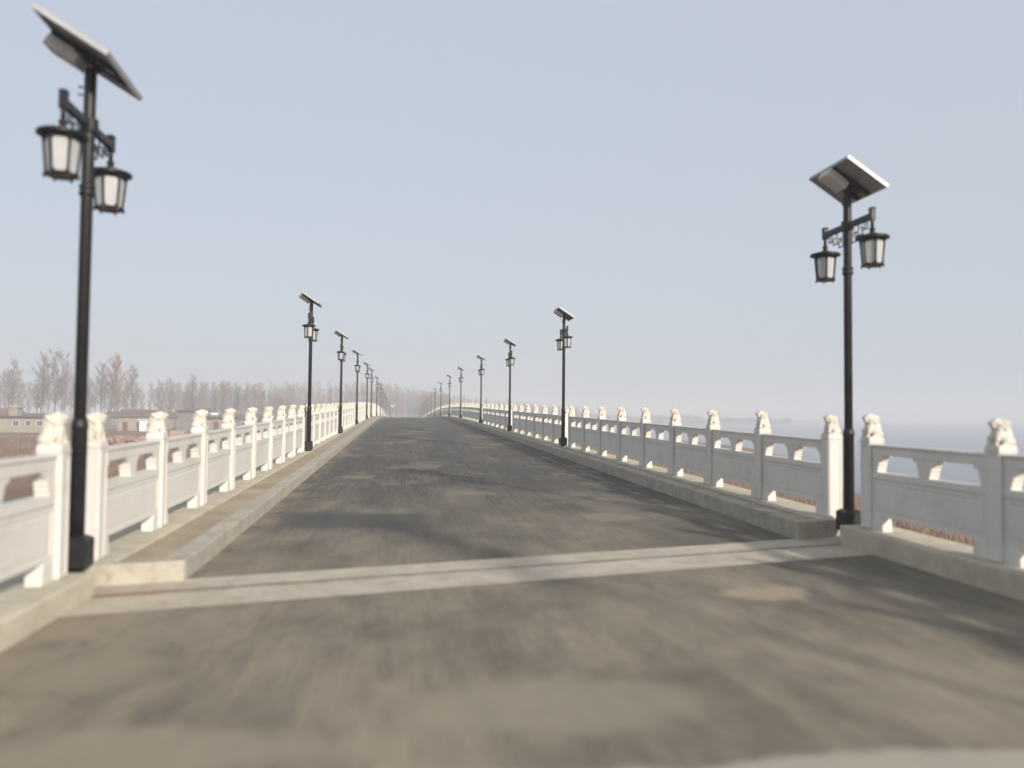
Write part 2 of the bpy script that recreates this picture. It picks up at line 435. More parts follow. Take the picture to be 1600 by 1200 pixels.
# carriageway, one sheet
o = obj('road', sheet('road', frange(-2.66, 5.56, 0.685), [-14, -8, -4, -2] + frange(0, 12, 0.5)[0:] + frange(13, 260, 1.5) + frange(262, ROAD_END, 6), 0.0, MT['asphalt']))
tag(o, kind='structure')
# deck underneath
o = obj('bridge_deck', extr('bridge_deck', [(-3.35, -0.32), (-3.35, -0.75), (-2.2, -1.25), (5.2, -1.25), (6.25, -0.75), (6.25, -0.32), (5.0, -0.03), (-1.9, -0.03)],
        [-14] + frange(0, 252, 3), MT['deck'])); tag(o, kind='structure')
for k, y in enumerate(range(14, 250, 20)):
    b = MB()
    for x in (-0.9, 3.8): b.tube((x, y + 0.2 * x, -4.9), (x, y + 0.2 * x, prof(y) - 1.6), 0.55, 0.55, 14)
    b.box((1.45, y + 0.3, prof(y) - 1.5), (7.6, 1.3, 0.56), Matrix.Rotation(math.atan(0.2), 3, 'Z'))
    tag(obj('bridge_pier', b.mesh('bridge_pier', MT['deck'])), kind='structure')

# raised walkways: kerb, paving, ledge under the railing
for side, (k0, s, top) in (('left', (KL, -1, 0.19)), ('right', (KR, 1, 0.24))):
    rail = XL if s < 0 else XR
    xa, xb, xc, xd = k0, k0 + s * 0.22, rail - s * 0.26, rail + s * 0.36
    ts = frange(8.47, 40, 1.0) + frange(42, 250, 2.0)
    def R2(a, b, z0, z1): return rect(min(a, b), max(a, b), z0, z1)
    w = obj('walkway', extr('walkway', R2(xa + s * 0.012, xd - s * 0.01, -0.02, top - 0.05), ts, MT['deck']))
    tag(w, kind='structure')
    kb = extr('kerb', R2(xa, xb, -0.03, top), ts, MT['kerb'], bev=0.012)
    obj('kerb', kb, w)
    obj('paving', extr('paving', R2(xb + s * 0.001, xc - s * 0.001, -0.015, top - 0.016), [t + 0.005 for t in ts], MT['pavers']), w)
    obj('end_block', extr('end_block', R2(xa + s * 0.004, xd - s * 0.02, -0.06, top + 0.0015), [8.43, 8.60], MT['kerb'], bev=0.015), w)
    obj('ledge', extr('ledge', R2(xc, xd, -0.3, top + 0.004), ts, MT['ledge'], bev=0.012), w)
# ledges of the approach railings
for s, rail, yend, top in ((-1, XL, 7.40, 0.20), (1, XR, 9.42, 0.24)):
    o = obj('approach_ledge', extr('approach_ledge', rect(min(rail - s * 0.27, rail + s * 0.36), max(rail - s * 0.27, rail + s * 0.36), -0.5, top),
            frange(-14, yend, 1.0), MT['ledge'], sk=False, bev=0.015)); tag(o, kind='structure')

# expansion joint: two concrete bands with a rusty steel seam
ej = obj('expansion_joint', sheet('expansion_joint', frange(-2.62, 5.52, 0.4), [7.3, 7.62, 7.94], 0.004, MT['strip'])); tag(ej, kind='structure')
obj('concrete_band', sheet('concrete_band', frange(-2.95, 5.9, 0.4), [8.03, 8.25, 8.50], 0.005, MT['strip']), ej)
obj('steel_seam', sheet('steel_seam', frange(-3.0, 6.0, 0.4), [7.945, 8.025], 0.003, MT['rust']), ej)

# ------------------------------------------------------------------ terrain and water
def vnoise(x, y):
    return (math.sin(x * 0.31 + 1.3 * math.sin(y * 0.17)) + math.sin(y * 0.27 + 1.7 * math.sin(x * 0.13)) + math.sin((x + y) * 0.071 + 0.4)) / 3
def smooth(a, b, x):
    t = max(0, min(1, (x - a) / (b - a))); return t * t * (3 - 2 * t)
def land(x, y):
    """>0 land, <0 water, in metres from the shore"""
    wob = 2.2 * vnoise(x * 0.8, y * 0.8)
    if x < 1.5:
        d = (y - 52 + 0.12 * (x + 20)) + wob * 1.4
        d = max(d, -(y + 8))
    else:
        edge = 13.5 + 0.35 * min(y, 120) - 0.10 * max(0, min(y, 400) - 120) + 0.9 * max(0, y - 400) if y > 22 else 23.3 - 0.05 * (22 - y)
        d = edge - x + wob
        d = max(d, (y - 640) * 0.35 - max(0, (x - 330)) * 0.9 + 20 * vnoise(x * .02, y * .02))
    return d
def ground_z(x, y):
    d = land(x, y)
    z = -4.6 + 2.0 * smooth(-6, 5, d)
    z += 0.22 * vnoise(x, y) * smooth(2, 12, d) + 0.10 * vnoise(x * 4.1, y * 3.7) * smooth(2, 12, d)
    if y < 14: z = max(z, -4.6 + 3.9 * smooth(14, -2, y) * (1 if -9 < x < 12 else 0.0))
    if y > 245 and -14 < x < 16: z = min(z, prof(y) - 0.14)
    return z
def graded(lo, hi, near, c, grow):
    out = [c]; st = near; p = c
    while p < hi: p += st; st *= grow; out.append(min(p, hi))
    p = c; st = near; left = []
    while p > lo: p -= st; st *= grow; left.append(max(p, lo))
    return list(reversed(left)) + out
gx = graded(-2500, 2500, 1.0, 4, 1.045); gy = graded(-400, 2500, 1.0, 30, 1.035)
b = MB()
for y in gy:
    for x in gx: b.v.append((x, y, ground_z(x, y)))
W = len(gx)
for j in range(len(gy) - 1):
    for i in range(W - 1): b.f.append((j * W + i, j * W + i + 1, (j + 1) * W + i + 1, (j + 1) * W + i))
tag(obj('ground', b.mesh('ground', MT['ground'], smooth=True)), kind='structure')
b = MB(); b.add([(-2500, -400, -3.6), (2500, -400, -3.6), (2500, 2500, -3.6), (-2500, 2500, -3.6)], [(0, 1, 2, 3)])
tag(obj('water', b.mesh('water', MT['water'])), kind='structure')

# ------------------------------------------------------------------ stone railings with lions
def lion_mesh(kind):
    bm = bmesh.new()
    def ball(c, r, rot=None, n=3):
        mtx = Matrix.Translation(c)
        if rot: mtx = mtx @ Euler(rot).to_matrix().to_4x4()
        mtx = mtx @ Matrix.Diagonal((*r, 1))
        bmesh.ops.create_icosphere(bm, subdivisions=n, radius=1.0, matrix=mtx)
    ball((-0.034, 0, 0.10), (0.076, 0.074, 0.105), (0, 0.35, 0))
    ball((0.030, 0, 0.115), (0.058, 0.070, 0.092))
    for s in (-1, 1):
        ball((-0.040, s * 0.058, 0.048), (0.070, 0.040, 0.054), (0, -0.2, 0))     # haunch
        ball((0.010, s * 0.078, 0.014), (0.045, 0.020, 0.015))                    # hind paw
        ball((0.066, s * 0.045, 0.075), (0.020, 0.021, 0.070), (0, -0.10, 0))     # foreleg
        ball((0.084, s * 0.045, 0.012), (0.026, 0.024, 0.014))                    # paw
        ball((-0.006, s * 0.046, 0.258), (0.018, 0.011, 0.018))                   # ear
        ball((0.078, s * 0.028, 0.258), (0.018, 0.020, 0.014))                    # brow
        ball((0.098, s * 0.022, 0.232), (0.022, 0.021, 0.018))                    # muzzle
        for k, (x, y, z) in enumerate(((-0.020, 0.070, 0.225), (-0.045, 0.058, 0.250), (0.015, 0.074, 0.205), (-0.020, 0.070, 0.180),
                                       (-0.060, 0.038, 0.205), (0.045, 0.066, 0.185), (-0.055, 0.045, 0.165))):
            ball((x, s * y * 0.84, z - 0.006), (0.022, 0.018, 0.020), None, 2)
    ball((0.030, 0, 0.235), (0.060, 0.052, 0.050))        # head
    ball((0.030, 0, 0.268), (0.042, 0.036, 0.020))        # crown
    ball((0.108, 0, 0.246), (0.012, 0.014, 0.010))        # nose
    ball((0.082, 0, 0.196), (0.028, 0.034, 0.013))        # jaw
    ball((-0.050, 0, 0.240), (0.024, 0.028, 0.024)); ball((-0.070, 0, 0.195), (0.026, 0.032, 0.028))
    ball((-0.098, 0, 0.110), (0.022, 0.024, 0.045)); ball((-0.090, 0, 0.150), (0.020, 0.022, 0.022))
    if kind == 0: ball((0.078, 0.055, 0.030), (0.032, 0.032, 0.032))               # ball under a paw
    else:
        ball((0.070, -0.062, 0.040), (0.026, 0.024, 0.038)); ball((0.080, -0.064, 0.082), (0.022, 0.022, 0.020))   # cub
    ball((0.0, 0, 0.004), (0.098, 0.095, 0.012))
    me = bpy.data.meshes.new('lion_raw'); bm.to_mesh(me); bm.free()
    t = bpy.data.objects.new('lion_raw', me); C.objects.link(t)
    rm = t.modifiers.new('r', 'REMESH'); rm.mode = 'VOXEL'; rm.voxel_size = 0.0065
    sm = t.modifiers.new('s', 'SMOOTH'); sm.factor = 0.5; sm.iterations = 2
    dc = t.modifiers.new('d', 'DECIMATE'); dc.ratio = 0.45
    dg = bpy.context.evaluated_depsgraph_get()
    out = bpy.data.meshes.new_from_object(t.evaluated_get(dg)); out.name = 'lion'
    bpy.data.objects.remove(t)
    out.materials.clear(); out.materials.append(MT['lion'])
    for p in out.polygons: p.use_smooth = True
    return out
LIONS = [lion_mesh(0), lion_mesh(1)]

def post_mesh():
    b = MB()
    b.box((0, 0, 0.52), (0.205, 0.205, 1.05))
    me = b.mesh('post', MT['marble'], bev=0.018)
    bm = bmesh.new(); bm.from_mesh(me)
    # shallow sunk field on the four faces
    fs = [f for f in bm.faces if abs(f.normal.z) < 0.1 and f.calc_area() > 0.1]
    r = bmesh.ops.inset_individual(bm, faces=fs, thickness=0.028, depth=0.0)
    bmesh.ops.inset_individual(bm, faces=fs, thickness=0.004, depth=-0.007)
    bm.to_mesh(me); bm.free()
    p = MB(); p.box((0, 0, 1.052), (0.209, 0.209, 0.022)); p.box((0, 0, 1.087), (0.198, 0.198, 0.048), taper=0.96)
    pm = p.mesh('cap', MT['marble'], bev=0.006)
    bm = bmesh.new(); bm.from_mesh(me); bm.from_mesh(pm); bm.to_mesh(me); bm.free()
    return me
POST = post_mesh()

PL = 1.92          # clear length of a railing panel between its posts
def panel_mesh():
    b = MB(); h = PL / 2; T = 0.06
    # moulded handrail
    b.prism([(-h, 0.905), (h, 0.905), (h, 1.0), (-h, 1.0)], -T, T)
    b.prism([(-h, 1.006), (h, 1.006), (h, 1.03), (-h, 1.03)], -T - 0.014, T + 0.014)
    b.prism([(-h, 0.996), (h, 0.996), (h, 1.01), (-h, 1.01)], -T + 0.012, T - 0.012)
    # bracket stones between the two openings, stepped like stacked clouds
    def steps(y0, sgn, flip):
        pts = []; n = 5; z0, z1 = 0.686, 0.909
        for k in range(n):
            za = z0 + (z1 - z0) * k / n; zb = z0 + (z1 - z0) * (k + 1) / n
            grow = 0.015 * k + (0.022 if k == n - 1 else 0) + (0.028 if k == n - 1 else 0)
            pts += [(y0 + sgn * (grow), za + 0.004), (y0 + sgn * (grow + 0.012), za + 0.016), (y0 + sgn * (grow + 0.012), zb - 0.006)]
        return pts
    c = steps(0.075, 1, 0); cl = [(-y, z) for y, z in c]
    b.prism(c + list(reversed(cl)), -T + 0.004, T - 0.004)
    for s in (1, -1):
        e = steps(-h + 0.085, 1, 0)
        poly = [(-h, 0.686)] + e + [(-h, 0.909)]
        if s < 0: poly = [(-y, z) for y, z in reversed(poly)]
        b.prism(poly, -T + 0.004, T - 0.004)
    # sill rail, groove, lower slab
    b.prism([(-h, 0.625), (h, 0.625), (h, 0.70), (-h, 0.70)], -T - 0.004, T + 0.004)
    b.prism([(-h, 0.612), (h, 0.612), (h, 0.63), (-h, 0.63)], -T + 0.014, T - 0.014)
    b.prism([(-h, 0.175), (h, 0.175), (h, 0.615), (-h, 0.615)], -T + 0.002, T - 0.002)
    me = b.mesh('panel', MT['marble'])
    bm = bmesh.new(); bm.from_mesh(me)
    fs = [f for f in bm.faces if abs(f.normal.x) > 0.9 and abs(f.calc_area() - PL * 0.44) < 0.02]
    bmesh.ops.inset_individual(bm, faces=fs, thickness=0.06, depth=0.0)
    bmesh.ops.inset_individual(bm, faces=fs, thickness=0.007, depth=-0.007)
    bmesh.ops.inset_individual(bm, faces=fs, thickness=0.03, depth=0.0)
    bmesh.ops.inset_individual(bm, faces=fs, thickness=0.006, depth=0.006)
    bm.to_mesh(me); bm.free()
    return me
PANEL = panel_mesh()
def foot_mesh():
    b = MB(); b.prism([(-0.0, 0.0), (0.215, 0.0), (0.205, 0.10), (0.185, 0.178), (0.0, 0.178)], -0.065, 0.065)
    return b.mesh('foot', MT['marble'], bev=0.006)
FOOT = foot_mesh()

def railing(x, y0, y1, ztop, face, label):
    """posts from y0 to y1 (both ends), panels between; face=+1 lions look to +x"""
    n = max(1, int(round((y1 - y0) / 2.14))); st = (y1 - y0) / n
    root = thing('stone_railing', label, 'railing', (x, y0, prof(y0) + ztop), 'lion-post stone railings')
    Z0 = prof(y0) + ztop
    rz = 0 if face > 0 else math.pi
    for k in range(n + 1):
        y = y0 + k * st; z = prof(y) + ztop - Z0
        p = obj('post', POST, root, (random.uniform(-.004, .004), y - y0, z), (random.uniform(-.004, .004), random.uniform(-.004, .004), random.uniform(-.008, .008)))
        sc = random.uniform(0.90, 1.02)
        obj('lion', LIONS[random.random() < 0.45], p, (0, 0, 1.108), (0, 0, rz + random.uniform(-.12, .12)), (random.uniform(.92, 1.02), random.uniform(.92, 1.02), sc))
        if k < n:
            ya, yb = y, y + st; za, zb = prof(ya) + ztop - Z0, prof(yb) + ztop - Z0
            g = math.atan2(zb - za, st); L = st - 0.2
            q = obj('panel', PANEL, root, (0, (ya + yb) / 2 - y0, (za + zb) / 2 + random.uniform(-.003, .003)), (g, 0, 0), (1, L / PL, 1))
            obj('foot', FOOT, q, (0, -PL / 2, -0.004), (0, 0, 0), (1, PL / L, 1))
            obj('foot', FOOT, q, (0, PL / 2, -0.004), (0, 0, math.pi), (1, PL / L, 1))
    return root

LAMPS_L = [7.55, 24.5, 37.3, 51.2, 66.6, 76.7, 95.2, 113.5, 130, 147, 163, 179, 195, 211, 227, 243]
LAMPS_R = [9.60, 26.9, 40.4, 55.0, 73.5, 90.4, 110, 128, 145, 161, 177, 193, 209, 225, 241]
ORD = ['first', 'second', 'third', 'fourth', 'fifth', 'sixth', 'seventh', 'eighth', 'ninth', 'tenth', 'eleventh', 'twelfth', 'thirteenth', 'fourteenth', 'fifteenth', 'sixteenth', 'seventeenth']
for side, x, lamps, ztop, face, first in (('left', XL, LAMPS_L, 0.194, 1, 8.02), ('right', XR, LAMPS_R, 0.244, -1, 10.06)):
    tone = 'sunlit' if side == 'left' else 'shaded'
    for k in range(len(lamps) - 1):
        ya = first if k == 0 else lamps[k] + 0.42
        yb = lamps[k + 1] - 0.42
        if ya > 200: break
        railing(x, ya, yb, ztop, face, f'{tone} white stone railing with lion posts between the {ORD[k]} and {ORD[k+1]} lamps on the {side}')
railing(XL, -1.41, 7.15, 0.20, 1, 'white lion-post railing on the approach, left edge of the picture before the first lamp')
railing(XR, -1.5, 9.14, 0.24, -1, 'grey shaded lion-post railing on the approach, right edge before the first lamp')

# ------------------------------------------------------------------ solar lamps
def lamp_meshes():
    D = {}
    b = MB(); b.lathe([(0.051, 0.0), (0.051, 4.56), (0.046, 4.60)], 20); 
    b.lathe([(0.056, 3.44), (0.068, 3.45), (0.068, 3.475), (0.060, 3.485), (0.060, 3.50), (0.068, 3.51), (0.068, 3.535), (0.056, 3.545)], 20)
    D['pole'] = b.mesh('pole', MT['iron'], True)
    b = MB(); b.lathe([(0.065, 0.0), (0.065, 1.36), (0.070, 1.365), (0.070, 1.40), (0.066, 1.41), (0.066, 1.43), (0.051, 1.46)], 20)
    D['sleeve'] = b.mesh('sleeve', MT['iron'], True)
    b = MB(); b.box((0, 0, 0.275), (0.235, 0.235, 0.25)); b.box((0, 0, 0.413), (0.235, 0.235, 0.03), taper=0.6)
    D['base_box'] = b.mesh('base_box', MT['iron'], bev=0.012)
    # cross arm along the road with up-standing ends
    b = MB(); b.box((0, 0, 4.08), (0.055, 1.10, 0.075))
    b.tube((0, 0, 4.02), (0, 0, 4.14), 0.078, 0.078, 16)
    for s in (-1, 1):
        b.box((0, s * 0.55, 4.095), (0.060, 0.066, 0.145)); b.box((0, s * 0.55, 4.176), (0.072, 0.080, 0.018), taper=0.8)
    D['arm'] = b.mesh('arm', MT['iron'], bev=0.004)
    b = MB()                              # key-fret ornament under one half of the arm
    def bar(y0, z0, y1, z1, w=0.014):
        b.box((0, (y0 + y1) / 2, (z0 + z1) / 2), (0.012, abs(y1 - y0) + w, abs(z1 - z0) + w))
    for q in ((0.10, 4.16, 0.10, 3.96), (0.10, 3.96, 0.20, 3.96), (0.20, 3.96, 0.20, 4.08), (0.20, 4.08, 0.15, 4.08), (0.15, 4.08, 0.15, 4.02),
              (0.25, 4.16, 0.25, 4.02), (0.25, 4.02, 0.34, 4.02), (0.34, 4.02, 0.34, 4.11), (0.34, 4.11, 0.30, 4.11),
              (0.39, 4.16, 0.39, 4.07), (0.39, 4.07, 0.45, 4.07), (0.45, 4.07, 0.45, 4.16), (0.20, 4.02, 0.25, 4.02), (0.34, 4.07, 0.39, 4.07)):
        bar(q[0], q[1] - 0.12, q[2], q[3] - 0.12)
    D['fretwork'] = b.mesh('fretwork', MT['iron'])
    # hanging lantern, origin at the underside of the arm end
    b = MB()
    b.tube((0, 0, 0.02), (0, 0, -0.13), 0.024, 0.022, 10)
    b.lathe([(0.024, -0.115), (0.036, -0.125), (0.042, -0.14), (0.036, -0.155), (0.024, -0.163), (0.036, -0.175), (0.048, -0.195), (0.040, -0.215), (0.05, -0.225)], 14)
    D['hanger'] = b.mesh('hanger', MT['iron'], True)
    b = MB()
    b.lathe([(0.05, -0.205), (0.075, -0.216), (0.13, -0.230), (0.185, -0.245), (0.205, -0.250), (0.208, -0.268), (0.195, -0.282), (0.16, -0.286), (0.02, -0.286)], 24)
    for k in range(24):
        t = 2 * math.pi * k / 24; cx, sy = math.cos(t), math.sin(t)
        b.tube((0.07 * cx, 0.07 * sy, -0.211), (0.208 * cx, 0.208 * sy, -0.251), 0.008, 0.011, 5)
        b.box((0.207 * cx, 0.207 * sy, -0.262), (0.022, 0.022, 0.024), Matrix.Rotation(t, 3, 'Z'))
    D['roof'] = b.mesh('roof', MT['iron'])
    ZT, ZB, RT, RB = -0.283, -0.635, 0.158, 0.128
    def ring(r, z, k): t = math.pi / 3 * k + 0.0; return Vector((r * math.cos(t), r * math.sin(t), z))
    b = MB()
    for k in range(6):
        b.tube(ring(RT, ZT, k), ring(RB, ZB, k), 0.013, 0.012, 6)
        b.tube(ring(RT, ZT - 0.015, k), ring(RT, ZT - 0.015, k + 1), 0.014, 0.014, 6)
        b.tube(ring(RB, ZB, k), ring(RB, ZB, k + 1), 0.019, 0.019, 6)
        b.tube(ring(RB + 0.012, ZB + 0.012, k), ring(RB + 0.012, ZB - 0.035, k), 0.012, 0.009, 6)
        # rounded corner pieces in each bay
        for ra, za, rb, zb, up in ((RT, ZT - 0.02, RT - 0.004, ZT - 0.06, 1), (RB, ZB + 0.015, RB + 0.004, ZB + 0.055, -1)):
            for e in (0, 1):
                p0 = ring(ra, za, k + e); p1 = ring(rb, zb, k + e); p2 = p0.lerp(ring(ra, za, k + 1 - e), 0.27)
                n = Vector((p0.x, p0.y, 0)).normalized() * 0.006
                b.add([p0 + n, p1 + n, p2 + n, p0 - n, p1 - n, p2 - n], [(0, 1, 2), (5, 4, 3), (0, 3, 4, 1), (1, 4, 5, 2), (2, 5, 3, 0)])
    D['frame'] = b.mesh('frame', MT['iron'])
    b = MB(); 
    a0, a1, a2, a3 = ring(RT - 0.008, ZT - 0.012, 0), ring(RT - 0.008, ZT - 0.012, 1), ring(RB - 0.006, ZB + 0.01, 1), ring(RB - 0.006, ZB + 0.01, 0)
    nn = Vector((math.cos(math.pi / 6), math.sin(math.pi / 6), 0)) * 0.004
    b.add([a0, a1, a2, a3, a0 - nn, a1 - nn, a2 - nn, a3 - nn], [(0, 1, 2, 3), (7, 6, 5, 4), (0, 4, 5, 1), (1, 5, 6, 2), (2, 6, 7, 3), (3, 7, 4, 0)])
    D['pane'] = b.mesh('pane', MT['opal'])
    b = MB(); b.lathe([(RB * 0.97, ZB - 0.010), (RB * 0.97, ZB + 0.006)], 6)
    D['floor_plate'] = b.mesh('floor_plate', simple('lantern_base_plate', (0.17, 0.13, 0.10), (0.24, 0.19, 0.15), 8, 0.6, 0))
    # solar panel, origin on its centre, lying flat; x = slope, y = along the road
    H, Wd = 0.64, 0.95
    b = MB(); t = 0.046
    for s in (-1, 1):
        b.box((s * (H / 2 - 0.014), 0, 0), (0.028, Wd, t)); b.box((0, s * (Wd / 2 - 0.014), 0), (H - 0.056, 0.028, t - 0.002))
    D['panel_frame'] = b.mesh('panel_frame', MT['alu'], bev=0.002)
    b = MB(); b.box((0, 0, 0.008), (H - 0.05, Wd - 0.05, 0.008)); D['cell_sheet'] = b.mesh('cell_sheet', MT['cells'])
    b = MB(); b.box((0, 0, 0.001), (H - 0.05, Wd - 0.05, 0.004)); D['backsheet'] = b.mesh('backsheet', MT['backsheet'])
    b = MB(); b.box((0, -0.11, -0.030), (H - 0.06, 0.045, 0.035)); b.box((0, 0.13, -0.030), (H - 0.06, 0.045, 0.035)); b.box((0, 0, -0.06), (0.10, 0.34, 0.03))
    D['support_rail'] = b.mesh('support_rail', MT['iron'])
    b = MB(); b.box((-0.175, -0.02, -0.105), (0.30, 0.235, 0.105)); b.box((-0.022, -0.02, -0.105), (0.012, 0.25, 0.118))
    D['battery_box'] = b.mesh('battery_box', MT['bbox'], bev=0.005)
    b = MB(); b.box((0.17, 0.02, -0.018), (0.10, 0.13, 0.028)); D['junction_box'] = b.mesh('junction_box', MT['iron'], bev=0.004)
    b = MB(); 
    pts = [(0.16, -0.02, -0.03), (0.13, -0.03, -0.09), (0.10, -0.03, -0.13), (0.07, -0.02, -0.12), (0.05, -0.01, -0.10)]
    for p, q in zip(pts, pts[1:]): b.tube(p, q, 0.006, 0.006, 5)
    b.tube((0.10, -0.03, -0.13), (0.12, -0.05, -0.17), 0.006, 0.004, 5); b.tube((0.10, -0.03, -0.13), (0.085, -0.01, -0.175), 0.006, 0.004, 5)
    D['cable'] = b.mesh('cable', MT['iron'])
    b = MB()
    for z in (4.42, 4.35): b.tube((-0.05, -0.02, z), (-0.085, -0.03, z), 0.008, 0.008, 6); b.tube((-0.078, -0.028, z), (-0.085, -0.03, z), 0.014, 0.014, 6)
    D['bolt'] = b.mesh('bolt', MT['iron'])
    # merged panes for lamps that are only a few pixels wide
    b = MB()
    b.lathe([(RB - 0.006, ZB + 0.01), (RT - 0.008, ZT - 0.012)], 6)
    D['panes'] = b.mesh('panes', MT['opal'])
    return D
LM = lamp_meshes()

def lamp(x, y, z, label, near, tilt, yaw, group):
    L = thing('solar_street_lamp', label, 'street lamp', (x, y, z), group)
    obj('pole', LM['pole'], L); obj('sleeve', LM['sleeve'], L); obj('base_box', LM['base_box'], L, rot=(0, 0, 0.05))
    a = obj('arm', LM['arm'], L)
    if near:
        obj('fretwork', LM['fretwork'], a); obj('fretwork', LM['fretwork'], a, rot=(0, 0, math.pi))
        obj('bolt', LM['bolt'], L)
    for s in (-1, 1):
        h = obj('lantern', LM['hanger'], L, (0, s * 0.55, 4.04), (0, 0, random.uniform(-.2, .2) + 0.25), (0.9, 0.9, 0.9))
        obj('roof', LM['roof'], h); obj('frame', LM['frame'], h); obj('floor_plate', LM['floor_plate'], h)
        if near:
            for k in range(6): obj('pane', LM['pane'], h, rot=(0, 0, math.pi / 3 * k))
        else: obj('panes', LM['panes'], h)
    pz = 4.72 if (near and x < 0 and y < 8) else 4.66
    ps = 1.08 if pz > 4.7 else 1.0
    p = obj('solar_panel', LM['panel_frame'], L, (0, 0, pz), (0, tilt, yaw), (ps, ps, 1))
    obj('cell_sheet', LM['cell_sheet'], p); obj('backsheet', LM['backsheet'], p); obj('support_rail', LM['support_rail'], p)
    if near: obj('junction_box', LM['junction_box'], p); obj('cable', LM['cable'], p)
    bb = obj('battery_box', LM['battery_box'], L, (0, 0, pz), (0, tilt, yaw))
    return L
R = math.radians
for side, x, lamps, zt in (('left', -2.78, LAMPS_L, 0.19), ('right', 5.66, LAMPS_R, 0.24)):
    s = 1 if side == 'left' else -1
    for k, y in enumerate(lamps):
        px, z = x, prof(y) + zt
        if k == 0: z = 0.07 if side == 'left' else 0.012; px = (-2.80 if side == 'left' else 5.72)
        else: px = x + s * 0.11; z -= 0.12
        tl, yw = R(32 + random.uniform(-2, 2)), R(random.uniform(-4, 4))
        if k == 0: tl, yw = (R(31), R(2)) if side == 'left' else (R(33), 0)
        lab = (f'tall black solar street lamp nearest the camera on the {side}' if k == 0 else
               f'black solar street lamp, {ORD[k]} from the camera along the {side} railing')
        l = lamp(px, y, z, lab, y < 60, tl, yw, f'{side} row of solar lamps')
# its shadow falls across the foreground
lamp(5.70, -0.2, 0.01, 'black solar street lamp beside the approach railing at the right, outside the frame', True, R(32), 0, 'right row of solar lamps')

# ------------------------------------------------------------------ village, trees, far shore
def at(u, Z):
    """world x, y of photograph column u (1600 wide) at forward distance Z"""
    d = fw + R_ * ((u - 800) / F_PX) + U_ * ((600 - 648) / F_PX)
    d.z = 0; t = Z / d.dot(Vector((fw.x, fw.y, 0)).normalized())
    return d.x * t, d.y * t
GZ = -2.62

def house(u, Z, w, d, h, wall, roofm, label, rooftype='gable', rz=0.0, wins=(), doors=(), extra=None, rh=1.4):
    x, y = at(u, Z)
    H = thing('village_house', label, 'house', (x, y, GZ), 'village houses', -PSI + rz)
    b = MB(); b.box((0, 0, h / 2), (w, d, h)); obj('wall', b.mesh('wall', wall), H)
    b = MB()
    if rooftype == 'gable':
        e = 0.4; hw = w / 2 + e; hd = d / 2 + e
        vs = [(-hw, -hd, h), (hw, -hd, h), (hw, hd, h), (-hw, hd, h), (-hw, 0, h + rh), (hw, 0, h + rh)]
        vs += [(p[0], p[1], p[2] - 0.12) for p in vs[:4]]
        b.add(vs, [(0, 1, 5, 4), (2, 3, 4, 5), (0, 4, 3), (1, 2, 5), (6, 7, 1, 0), (7, 8, 2, 1), (8, 9, 3, 2), (9, 6, 0, 3), (9, 8, 7, 6)])
    else:
        b.box((0, -0.25, h + 0.09), (w + 0.8, d + 1.1, 0.18)); b.box((0, d / 2 - 0.1, h + 0.4), (w, 0.15, 0.5))
    rf = obj('roof', b.mesh('roof', roofm), H)
    if rooftype == 'gable':
        b = MB(); b.box((w * 0.3, 0, h + rh + 0.2), (0.5, 0.5, 0.9)); obj('chimney', b.mesh('chimney', MT['brickyellow']), rf)
    for wx, wz, ww, wh in wins:
        b = MB(); t = 0.1
        for s in (-1, 1):
            b.box((wx + s * ww / 2, -d / 2 - 0.02, wz), (t, 0.1, wh + t)); b.box((wx, -d / 2 - 0.02, wz + s * wh / 2), (ww - t, 0.1, t))
        b.box((wx, -d / 2 - 0.02, wz), (0.06, 0.08, wh - t))
        f = obj('window', b.mesh('window', MT['frame']), H)
        b = MB(); b.box((wx, -d / 2 - 0.005, wz), (ww, 0.03, wh)); obj('pane', b.mesh('pane', MT['pane_dark']), f)
    for dx, dw, dh in doors:
        b = MB(); b.box((dx, -d / 2 - 0.02, dh / 2), (dw, 0.08, dh)); obj('door', b.mesh('door', MT['door']), H)
    if extra: extra(H, w, d, h)
    return H
def tank(H, w, d, h):
    b = MB(); b.tube((-w * .2 - 0.7, 0, h + 0.75), (-w * .2 + 0.7, 0, h + 0.75), 0.28, 0.28, 12)
    for s in (-1, 1): b.tube((-w * .2 + s * .5, 0, h + .15), (-w * .2 + s * .5, 0, h + .5), .04, .04, 6)
    obj('water_tank', b.mesh('water_tank', MT['whitepaint']), H)
def cabin(H, w, d, h):
    b = MB(); b.box((-w * .22, 0, h + 0.9), (1.6, 1.6, 1.5)); b.box((-w * .22, 0, h + 1.7), (2.2, 2.0, 0.12))
    obj('stair_hut', b.mesh('stair_hut', MT['wall_cream']), H)
def leanto(H, w, d, h):
    b = MB(); b.box((w * .34, -d / 2 - 1.0, 1.2), (2.6, 1.9, 2.4)); b.box((w * .34, -d / 2 - 1.1, 2.46), (3.0, 2.4, 0.12))
    obj('porch', b.mesh('porch', MT['whitepaint']), H)

